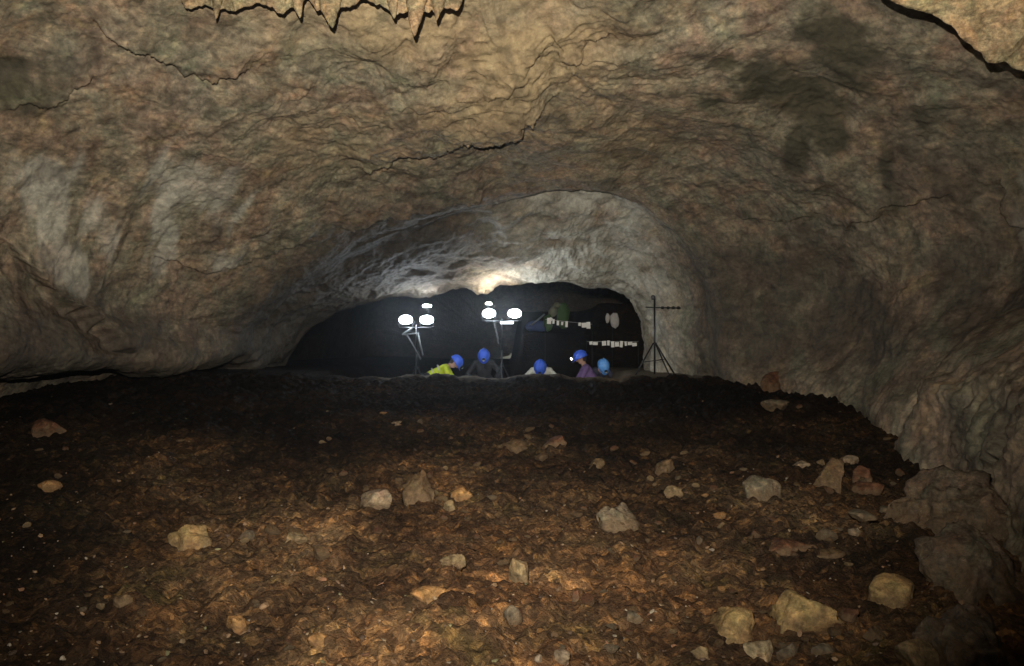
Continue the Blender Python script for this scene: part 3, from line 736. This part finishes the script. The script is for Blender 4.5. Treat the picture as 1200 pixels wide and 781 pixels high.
# ------------------------------------------------------------------ things in the inner chamber
M_DARK = plain('black_metal', (0.02, 0.02, 0.022), 0.45, 0.6)
M_GREY = plain('grey_metal', (0.07, 0.07, 0.075), 0.5, 0.5)
M_PALE = plain('dull_grey_plastic', (0.13, 0.135, 0.14), 0.6)
M_LENS = plain('lit_diffuser', (0.9, 0.9, 0.9), 0.4, 0, (0.82, 0.92, 1.0), 150.0)
M_BAR = plain('lit_led_strip', (0.9, 0.9, 0.9), 0.4, 0, (0.9, 0.95, 1.0), 12.0)
M_TAG = plain('white_card', (0.82, 0.82, 0.78), 0.6, var=.06)
M_CORD = plain('pale_cord', (0.4, 0.4, 0.38), 0.8)
def tube(bm, p, q, r0, r1=None, k=10):
    p, q = Vector(p), Vector(q); r1 = r0 if r1 is None else r1
    z = (q - p).normalized(); x = z.orthogonal().normalized(); y = z.cross(x)
    ra = [bm.verts.new(p + (x * math.cos(a) + y * math.sin(a)) * r0) for a in [2 * math.pi * i / k for i in range(k)]]
    rb = [bm.verts.new(q + (x * math.cos(a) + y * math.sin(a)) * r1) for a in [2 * math.pi * i / k for i in range(k)]]
    for i in range(k): bm.faces.new((ra[i], ra[(i + 1) % k], rb[(i + 1) % k], rb[i]))
    bm.faces.new(ra[::-1]); bm.faces.new(rb)
def box(bm, c, s, rot=None):
    g = bmesh.ops.create_cube(bm, size=1.0)['verts']
    M = Matrix.Translation(c) @ (rot or Matrix.Identity(4)) @ Matrix.Diagonal((*s, 1))
    bmesh.ops.transform(bm, matrix=M, verts=g)
def ball(bm, c, s, u=20, v=14, rot=None):
    g = bmesh.ops.create_uvsphere(bm, u_segments=u, v_segments=v, radius=1.0)['verts']
    bmesh.ops.transform(bm, matrix=Matrix.Translation(c) @ (rot or Matrix.Identity(4)) @ Matrix.Diagonal((*s, 1)), verts=g)
def part(name, fn, m, parent, smooth=True, bevel=0.0):
    bm = bmesh.new(); fn(bm)
    if bevel: bmesh.ops.bevel(bm, geom=list(bm.edges), offset=bevel, segments=2, affect='EDGES')
    me = bpy.data.meshes.new(name); bm.to_mesh(me); bm.free()
    me.materials.append(m)
    if smooth: me.polygons.foreach_set('use_smooth', [len(p.vertices) == 4 or len(p.vertices) == 3 for p in me.polygons])
    return link(bpy.data.objects.new(name, me), parent)
def gz(x, y): return float(floor_z(x, y)[0])
def root(name, x, y, label, cat, group=None, rz=0.0, z=None):
    o = link(bpy.data.objects.new(name, None)); o.location = (x, y, gz(x, y) if z is None else z); o.rotation_euler.z = rz
    return tag(o, label, cat, group)

def tripod_legs(t, top, spread, m, angs, r=0.013):
    for a in angs:
        ex_, ey_ = spread * math.cos(a), spread * math.sin(a)
        ez_ = gz(t.location.x + ex_, t.location.y + ey_) - t.location.z
        lg = part('leg', lambda bm: tube(bm, (0.02 * math.cos(a), 0.02 * math.sin(a), top), (ex_, ey_, ez_ + .02), r, r * .9), m, t)
        part('foot', lambda bm: ball(bm, (ex_, ey_, ez_ + .015), (.02, .02, .02), 10, 8), m, lg)
        part('brace', lambda bm: tube(bm, (0, 0, top * .45), (ex_ * .5, ey_ * .5, top * .5 + ez_ * .5), .007), m, lg)
def lamp_stand(px_pair, py, d, label, extra):
    xc = (sum(px_pair) / 2 - CX) / F * d
    t = root('work_light', xc, d, label, 'work light', 'work lights on tripods in the dig')
    h = EYE + (CY - py) / F * d - t.location.z                     # lamp height over the floor
    tripod_legs(t, h * .45, .48, M_DARK, (0.5, 2.65, 4.7))
    part('pole', lambda bm: (tube(bm, (0, 0, .1), (0, 0, h * .6), .018), tube(bm, (0, 0, h * .58), (0, 0, h - .1), .014)), M_DARK, t)
    part('collar', lambda bm: tube(bm, (0, 0, h * .43), (0, 0, h * .47), .03), M_DARK, t)
    hw = (px_pair[1] - px_pair[0]) / F * d / 2
    part('crossbar', lambda bm: box(bm, (0, .03, h - .16), (2 * hw + .12, .03, .03)), M_DARK, t, bevel=.004)
    for s in (-1, 1):
        hd = part('lamp_head', lambda bm: (box(bm, (s * hw, .045, h), (.24, .05, .17)), [box(bm, (s * hw + k * .04, .085, h), (.012, .04, .16)) for k in (-2, -1, 0, 1, 2)]), M_DARK, t, smooth=False)
        part('lens', lambda bm: ball(bm, (s * hw, 0, h), (.132, .04, .088), 24, 14), M_LENS, hd)
        part('bracket', lambda bm: (tube(bm, (s * hw - .135, .03, h), (s * hw - .135, .03, h - .15), .007), tube(bm, (s * hw + .135, .03, h), (s * hw + .135, .03, h - .15), .007), tube(bm, (s * hw - .135, .03, h - .15), (s * hw + .135, .03, h - .15), .007)), M_GREY, hd)
    extra(t, hw, h)
    return t
def extra_left(t, hw, h):
    # small head added on top to light the roof patch, and pale slanting braces below the bar
    hd = part('added_uplight', lambda bm: (tube(bm, (hw + .02, 0, h - .1), (hw + .02, 0, h + .22), .009), box(bm, (hw + .02, -.12, h + .24), (.16, .12, .04)), tube(bm, (hw + .02, 0, h + .21), (hw + .02, -.12, h + .23), .009)), M_DARK, t)
    part('lens', lambda bm: ball(bm, (hw + .02, -.13, h + .275), (.09, .06, .03), 18, 10), M_UP, hd)
    part('brace', lambda bm: tube(bm, (-hw * .9, -.03, h - .28), (.10, -.03, h - .80), .012), M_PALE, t)
    part('brace', lambda bm: tube(bm, (hw * .15, -.03, h - .26), (.14, -.03, h - .72), .016), M_PALE, t)
    part('handle', lambda bm: (tube(bm, (-hw * 1.3, -.03, h - .30), (-hw * .4, -.03, h - .17), .018), tube(bm, (-hw * 1.3, -.03, h - .30), (hw * .3, -.03, h - .27), .012)), M_PALE, t)
    part('cable', lambda bm: [tube(bm, (.06 + .03 * math.sin(k * .9), .03, h - .15 - k * .12), (.06 + .03 * math.sin(k * .9 + .9), .03, h - .27 - k * .12), .006) for k in range(11)], M_DARK, t)
def extra_right(t, hw, h):
    part('led_strip', lambda bm: box(bm, (hw * .4, -.02, h - .19), (.26, .03, .04)), M_BAR, t, bevel=.004)
    hd = part('added_uplight', lambda bm: (tube(bm, (-hw, .04, h + .06), (-hw, -.10, h + .15), .009), box(bm, (-hw * 1.0, -.12, h + .17), (.14, .10, .03))), M_DARK, t)  # head added to brighten the roof patch above this stand
    part('lens', lambda bm: ball(bm, (-hw * 1.0, -.12, h + .195), (.06, .045, .02), 18, 10), M_WARM, hd)
    part('cable', lambda bm: [tube(bm, (-hw * .6 + .012 * k, -.02, h - .14 - k * .06), (-hw * .6 + .012 * (k + 1), -.02, h - .2 - k * .06), .02 - .001 * k) for k in range(8)], M_PALE, t)
M_WARM = plain('added_warm_uplight_diffuser', (0.9, 0.9, 0.9), 0.4, 0, (1.0, 0.84, 0.68), 700.0)
M_UP = plain('added_uplight_diffuser', (0.9, 0.9, 0.9), 0.4, 0, (0.92, 0.96, 1.0), 260.0)
lamp_stand((475.5, 500), 375, 16.3, 'tripod work light on the left with two glowing lamps, an added upward lamp and slanting braces', extra_left)
lamp_stand((573, 603), 367.5, 16.3, 'tripod work light at centre with two glowing lamps and a bright strip', extra_right)

# black tripod with a cross bar, right of the dig
x, d = (767 - CX) / F * 14.2, 14.2
t = root('tripod', x, d, 'thin black tripod with a horizontal bar standing before the pale inner wall', 'tripod')
ht = EYE + (CY - 350) / F * d - t.location.z
tripod_legs(t, ht * .42, .40, M_DARK, (3.3, 5.2, 0.3), .014)
part('pole', lambda bm: tube(bm, (0, 0, .02), (0, 0, ht), .016), M_DARK, t)
part('crossbar', lambda bm: tube(bm, (-.16, 0, ht - .155), (.46, 0, ht - .17), .011), M_DARK, t)
for q in (.14, .24, .33, .42):
    part('clamp', lambda bm: box(bm, (q, 0, ht - .165), (.05, .035, .05)), M_DARK, t, bevel=.006)
part('head', lambda bm: (box(bm, (-.02, 0, ht + .01), (.06, .05, .07)), ball(bm, (-.03, -.02, ht + .02), (.04, .03, .04), 14, 10)), M_GREY, t)

# rows of white find tags on cords between stakes
def tag_row(p0, p1, d, n, label, seed):
    a, b2 = pix(*p0, d), pix(*p1, d)
    t = root('tag_line', a.x, d, label, 'tag line')
    o = Vector(t.location)
    dirv = b2 - a
    for e in (a - dirv * .04, b2 + dirv * .04):
        g = gz(e.x, e.y)
        part('stake', lambda bm: tube(bm, (e.x - o.x, .03, g - o.z - .05), (e.x - o.x, .03, e.z - o.z + .08), .010), M_DARK, t)
    part('cord', lambda bm: tube(bm, a - dirv * .04 - o + Vector((0, .02, .04)), b2 + dirv * .04 - o + Vector((0, .02, .04)), .006), M_CORD, t)
    r = random.Random(seed)
    for k in range(n):
        if r.random() < .2: continue
        c = a + dirv * ((k + .5) / n) - o
        w, hh = r.uniform(.05, .12), r.uniform(.06, .17)
        part('tag', lambda bm: box(bm, c + Vector((0, 0, r.uniform(-.03, .01))), (w, .008, hh), Matrix.Rotation(r.uniform(-.12, .12), 4, 'Y')), M_TAG, t, smooth=False, bevel=.002)
tag_row((641, 376.5), (692, 382), 19.9, 10, 'upper row of small white tags in the dark behind the dig', 5)
tag_row((690, 402.5), (746, 402.5), 19.2, 11, 'lower right row of small white tags above the pale blue helmet', 9)

# heap of gear on the cut bank, and a white cloth on a stake
def lump(bm, c, s, seed, sub=3, rough=.14):
    v = rock_verts(sub, seed, cuts=4, rough=rough, round_=.7) * np.array(s) + np.array(c)
    vs = [bm.verts.new(q) for q in v]
    for f in ICO[sub][1]: bm.faces.new([vs[i] for i in f])
gx, gy = (645 - CX) / F * 21.2, 21.2
t = root('gear_heap', gx, gy, 'heap of blue and green gear on the dark bank behind the right lamps', 'gear')
M_BLUE = plain('blue_fabric', (0.015, 0.035, 0.12), 0.8); M_GREEN = plain('green_fabric', (0.035, 0.085, 0.015), 0.8); M_OLIVE = plain('pale_olive_fabric', (0.13, 0.135, 0.08), 0.8)
part('blue_sheet', lambda bm: lump(bm, (-.36, 0, .14), (.62, .35, .34), 3), M_BLUE, t)
part('pole', lambda bm: tube(bm, (-.52, -.2, .16), (-.16, -.2, .46), .022), M_PALE, t)
part('green_bag', lambda bm: lump(bm, (-.06, -.02, .24), (.26, .3, .5), 4), M_GREEN, t)
part('green_bag', lambda bm: lump(bm, (.34, 0, .42), (.36, .35, .72), 5), M_GREEN, t)
part('bundle', lambda bm: (lump(bm, (.06, 0, .52), (.24, .2, .30), 6), lump(bm, (.18, -.02, .70), (.20, .2, .16), 7)), M_OLIVE, t)
part('tin', lambda bm: tube(bm, (.0, -.16, .32), (.0, -.22, .32), .05, .05, 14), M_TAG, t)
cx_ = pix(718, 376, 20.0)
t = root('white_cloth', cx_.x, 20.0, 'pale cloth bundle hanging on a stake against the black void', 'cloth')
dz = cx_.z - t.location.z
part('stake', lambda bm: tube(bm, (.0, .05, -.05), (0, .05, dz + .22), .010), M_DARK, t)
M_CLOTH = plain('off_white_cloth', (0.42, 0.40, 0.38), 0.9)
part('cloth', lambda bm: (lump(bm, (.04, -.03, 0 + dz), (.24, .14, .40), 8), lump(bm, (-.13, -.03, dz + .06), (.12, .08, .26), 12)), M_CLOTH, t)

# ------------------------------------------------------------------ people kneeling in the dig
def capsule(bm, p, q, r0, r1, k=14):
    tube(bm, p, q, r0, r1, k)
    for c, rr in ((p, r0), (q, r1)): ball(bm, c, (rr, rr, rr), k, 10)
SKIN = plain('skin', (0.42, 0.26, 0.19), 0.6); TROUSER = plain('dark_trousers', (0.035, 0.037, 0.045), 0.85); BOOT = plain('boots', (0.03, 0.025, 0.02), 0.7)
M_HELM = plain('blue_helmet_plastic', (0.05, 0.15, 0.85), 0.42, var=.05); M_HELM_PALE = plain('pale_blue_helmet_plastic', (0.13, 0.38, 0.9), 0.42, var=.05)
M_EYE = plain('eye', (0.05, 0.04, 0.03), 0.3); M_HAIR = plain('dark_hair', (0.03, 0.02, 0.015), 0.8); M_STRIP = plain('reflective_strip', (0.55, 0.56, 0.55), 0.3)
M_HEADLAMP = plain('lit_headlamp', (0.9, 0.9, 0.85), 0.3, 0, (1.0, 0.93, 0.75), 14.0)
def person(px, py, d, rz, jacket, label, lean=0.9, nod=0.8, arm_out=0.12, helm=M_HELM, lit=False, vest=None):
    hx = pix(px, py, d)
    # the root stands under the pelvis; the head is forward of it by the lean
    z_floor = gz(hx.x, hx.y)
    tl = 0.52                                                   # pelvis to neck
    need = hx.z - z_floor
    pel = max(0.20, need - tl * math.cos(lean) - 0.15 * math.cos(nod) - 0.02)
    fw = tl * math.sin(lean) + 0.15 * math.sin(nod)
    bx, by = hx.x + fw * math.sin(rz), hx.y - fw * math.cos(rz)
    t = root('person', bx, by, label, 'person', 'people working in the dig', rz, z=z_floor)
    S = lambda k: Vector((0, math.sin(lean) * tl * k, pel + math.cos(lean) * tl * k))
    up = Vector((0, math.sin(lean), math.cos(lean))); bk = Vector((0, -math.cos(lean), math.sin(lean)))
    nk = S(1.0); head = nk + Vector((0, math.sin(nod), math.cos(nod))) * 0.15
    hu = Vector((0, math.sin(nod), math.cos(nod))); hf = Vector((0, math.cos(nod), -math.sin(nod)))
    bm = bmesh.new(); segs = []
    def cap(p, q, a, b_, reg): capsule(bm, p, q, a, b_); segs.append((Vector(p), Vector(q), reg, (a + b_) / 2))
    cap((-.07, 0, pel), (.07, 0, pel), .125, .125, 1)           # pelvis
    cap(S(.05), S(.45), .125, .125, 0)
    for s in (-1, 1):
        cap(S(.3) + Vector((s * .05, 0, 0)), S(.82) + Vector((s * .09, 0, 0)), .105, .10, 0)
        sh = S(.86) + Vector((s * .185, 0, 0))
        cap(S(.86) + Vector((s * .06, 0, 0)), sh, .085, .068, 0)
        el = Vector((s * (.235 + arm_out), sh.y + .13, max(.22, sh.z - .24))); wr = Vector((s * .15, sh.y + .32, max(.09, el.z - .20)))
        cap(sh, el, .062, .05, 0); cap(el, wr, .05, .036, 0)
        hd = wr + Vector((0, .07, -.03)); cap(wr, hd, .034, .036, 2)
        for f_, (off, ln) in enumerate(((-.03, .07), (-.01, .08), (.011, .075), (.031, .06))):
            a0 = hd + Vector((off, .025, -.005)); a1 = a0 + Vector((off * .2, ln * .6, -.012)); a2 = a1 + Vector((0, ln * .3, -.035))
            cap(a0, a1, .0105, .010, 2); cap(a1, a2, .010, .009, 2)
        th0 = wr + Vector((-s * .03, .03, -.01)); cap(th0, th0 + Vector((-s * .03, .05, -.01)), .013, .011, 2)
        hip = Vector((s * .09, 0, pel)); kn = Vector((s * .15, .36, .085)); an = Vector((s * .12, -.05, .07)); toe = Vector((s * .12, -.2, .05))
        if pel > .36: hip2 = hip
        cap(hip, kn, .095, .068, 1); cap(kn, an, .065, .048, 1); cap(an, toe, .05, .042, 3)
    cap(S(.9), nk + hu * .03, .06, .055, 2)
    bmr = Matrix((( 1, 0, 0, 0), (0, hf.y, hu.y, 0), (0, hf.z, hu.z, 0), (0, 0, 0, 1)))
    ball(bm, head, (.076, .098, .118), 20, 16, bmr); segs.append((head, head + hu * .01, 2, .1))
    jaw = head + hf * .045 - hu * .065; cap(jaw - Vector((.02, 0, 0)), jaw + Vector((.02, 0, 0)), .045, .045, 2)
    cap(head + hf * .09 + hu * .01, head + hf * .115 - hu * .02, .012, .017, 2)
    for s in (-1, 1): cap(head + Vector((s * .075, 0, 0)) - hu * .02, head + Vector((s * .08, 0, 0)) + hu * .02, .014, .016, 2)
    me = bpy.data.meshes.new('body'); bm.to_mesh(me); bm.free()
    tmp = bpy.data.objects.new('body_source', me); COL.objects.link(tmp)
    md = tmp.modifiers.new('r', 'REMESH'); md.mode = 'VOXEL'; md.voxel_size = 0.011
    sm = tmp.modifiers.new('s', 'SMOOTH'); sm.iterations = 4; sm.factor = 0.5
    dg = bpy.context.evaluated_depsgraph_get()
    me2 = bpy.data.meshes.new_from_object(tmp.evaluated_get(dg)); bpy.data.objects.remove(tmp)
    n = len(me2.vertices); co = np.empty(n * 3, np.float32); me2.vertices.foreach_get('co', co); co = co.reshape(-1, 3)
    # cloth folds
    best = np.full(n, 1e9); reg = np.zeros(n, int)
    for p, q, g, rr in segs:
        p, q = np.array(p), np.array(q); dv = q - p; tt = np.clip(((co - p) @ dv) / max(dv @ dv, 1e-9), 0, 1)
        dist = np.linalg.norm(co - p - tt[:, None] * dv, axis=1) - rr
        u_ = dist < best; best = np.where(u_, dist, best); reg = np.where(u_, g, reg)
    nrm = np.empty(n * 3, np.float32); me2.vertices.foreach_get('normal', nrm); nrm = nrm.reshape(-1, 3)
    cloth = ((reg == 0) | (reg == 1)).astype(np.float32)
    co += nrm * (cloth * 0.010 * fbm(co * np.array([9, 9, 14]), 2, int(px) % 40))[:, None]
    me2.vertices.foreach_set('co', co.ravel())
    me2.materials.clear()
    for m_ in (jacket, TROUSER, SKIN, BOOT): me2.materials.append(m_)
    mi = [int(reg[p.vertices[0]]) for p in me2.polygons]
    me2.polygons.foreach_set('material_index', mi); me2.polygons.foreach_set('use_smooth', [True] * len(mi)); me2.name = 'body'; me2.update()
    link(bpy.data.objects.new('body', me2), t)
    # helmet: shell, brim, ridge and headlamp
    hc = head + hu * .02
    def dome(bm):
        g = bmesh.ops.create_uvsphere(bm, u_segments=28, v_segments=18, radius=1.0)['verts']
        bmesh.ops.delete(bm, geom=[v for v in g if v.co.z < -0.05], context='VERTS')
        g = list(bm.verts)
        bmesh.ops.transform(bm, matrix=Matrix.Translation(hc) @ bmr @ Matrix.Diagonal((.122, .150, .145, 1)), verts=g)
    hm = part('helmet', dome, helm, t)
    def brim(bm):
        k = 32
        ri, ro = [], []
        for i in range(k):
            a = 2 * math.pi * i / k
            fr = max(0, math.sin(a)) ** 2
            ri.append(bm.verts.new(hc + bmr.to_3x3() @ Vector((.120 * math.cos(a), .148 * math.sin(a), .002))))
            ro.append(bm.verts.new(hc + bmr.to_3x3() @ Vector(((.138) * math.cos(a), (.165 + .05 * fr) * math.sin(a), -.012 - .012 * fr))))
        for i in range(k): bm.faces.new((ri[i], ri[(i + 1) % k], ro[(i + 1) % k], ro[i]))
        bmesh.ops.solidify(bm, geom=list(bm.faces), thickness=.006)
    part('brim', brim, helm, hm)
    part('ridge', lambda bm: [tube(bm, hc + bmr.to_3x3() @ Vector((0, .150 * math.cos(a), .147 * math.sin(a))), hc + bmr.to_3x3() @ Vector((0, .150 * math.cos(a + .25), .147 * math.sin(a + .25))), .014, .014, 8) for a in [.5 + .25 * i for i in range(9)]], helm, hm)
    lp = hc + hf * .16 + hu * .05
    lamp = part('headlamp', lambda bm: (tube(bm, lp - hf * .02, lp + hf * .025, .032, .032, 14),), M_DARK if not lit else M_PALE, hm)
    part('lens', lambda bm: ball(bm, lp + hf * .026, (.028, .028, .028) if lit else (.026, .012, .026), 14, 8, bmr), M_HEADLAMP if lit else M_STRIP, lamp)
    for s in (-1, 1): part('eye', lambda bm: ball(bm, head + hf * .088 + Vector((s * .03, 0, 0)) + hu * .02, (.012, .008, .009), 10, 8, bmr), M_EYE, t)
    part('hair', lambda bm: ball(bm, head - hf * .03 - hu * .01, (.079, .078, .09), 16, 12, bmr), M_HAIR, t)
    if vest: vest(t, S, bk, up)
    return t
def strips(t, S, bk, up):
    for k in (.35, .62):
        c = S(k)
        part('reflective_band', lambda bm: [tube(bm, c + Vector((.165 * math.cos(a), 0, 0)) + bk * (.145 * math.sin(a)), c + Vector((.165 * math.cos(a + .2), 0, 0)) + bk * (.145 * math.sin(a + .2)), .012, .012, 6) for a in [.2 * i for i in range(16)]], M_STRIP, t)
J = lambda n, c: plain('jacket_' + n, c, 0.85)
person(533, 424, 17.0, -math.pi / 2, J('yellow', (0.62, 0.78, 0.04)), 'bent person in a bright yellow jacket and blue helmet, leftmost of the group', lean=1.05, nod=1.0, vest=strips)
person(567, 416, 17.3, math.pi, J('black', (0.02, 0.022, 0.028)), 'person in dark clothing and blue helmet crouching between the two work lights', lean=.55, nod=.9)
person(633, 429, 16.9, math.pi * .96, J('white', (0.52, 0.54, 0.50)), 'person in a whitish jacket and blue helmet bent over towards us, arms spread', lean=1.0, nod=1.25, arm_out=.2)
person(681, 419, 17.0, math.pi * .5, J('purple', (0.16, 0.10, 0.26)), 'person in a purple jacket with a shining headlamp on a blue helmet, facing left', lean=.5, nod=.4, lit=True)
person(707, 428, 17.0, math.pi * 1.1, J('navy', (0.03, 0.03, 0.06)), 'rightmost person, of whom only a pale blue helmet shows over the bank', lean=.9, nod=1.1, helm=M_HELM_PALE)

# ------------------------------------------------------------------ thin haze added for the glow round the lamps
bm = bmesh.new(); box(bm, (0, 15, 2.0), (20, 52, 9))
me = bpy.data.meshes.new('haze'); bm.to_mesh(me); bm.free()
haze = link(bpy.data.objects.new('haze', me))
m = bpy.data.materials.new('glow_haze'); m.use_nodes = True; nt = m.node_tree
nt.nodes.remove(nt.nodes['Principled BSDF'])
pv = node(nt, 'ShaderNodeVolumePrincipled', Density=0.0015, Anisotropy=0.87)
pv.inputs['Color'].default_value = (0.82, 0.9, 1.0, 1)
nt.links.new(pv.outputs[0], nt.nodes['Material Output'].inputs['Volume'])
me.materials.append(m)
tag(haze, 'thin haze added throughout the cave for the lamp glow', 'haze', kind='stuff')
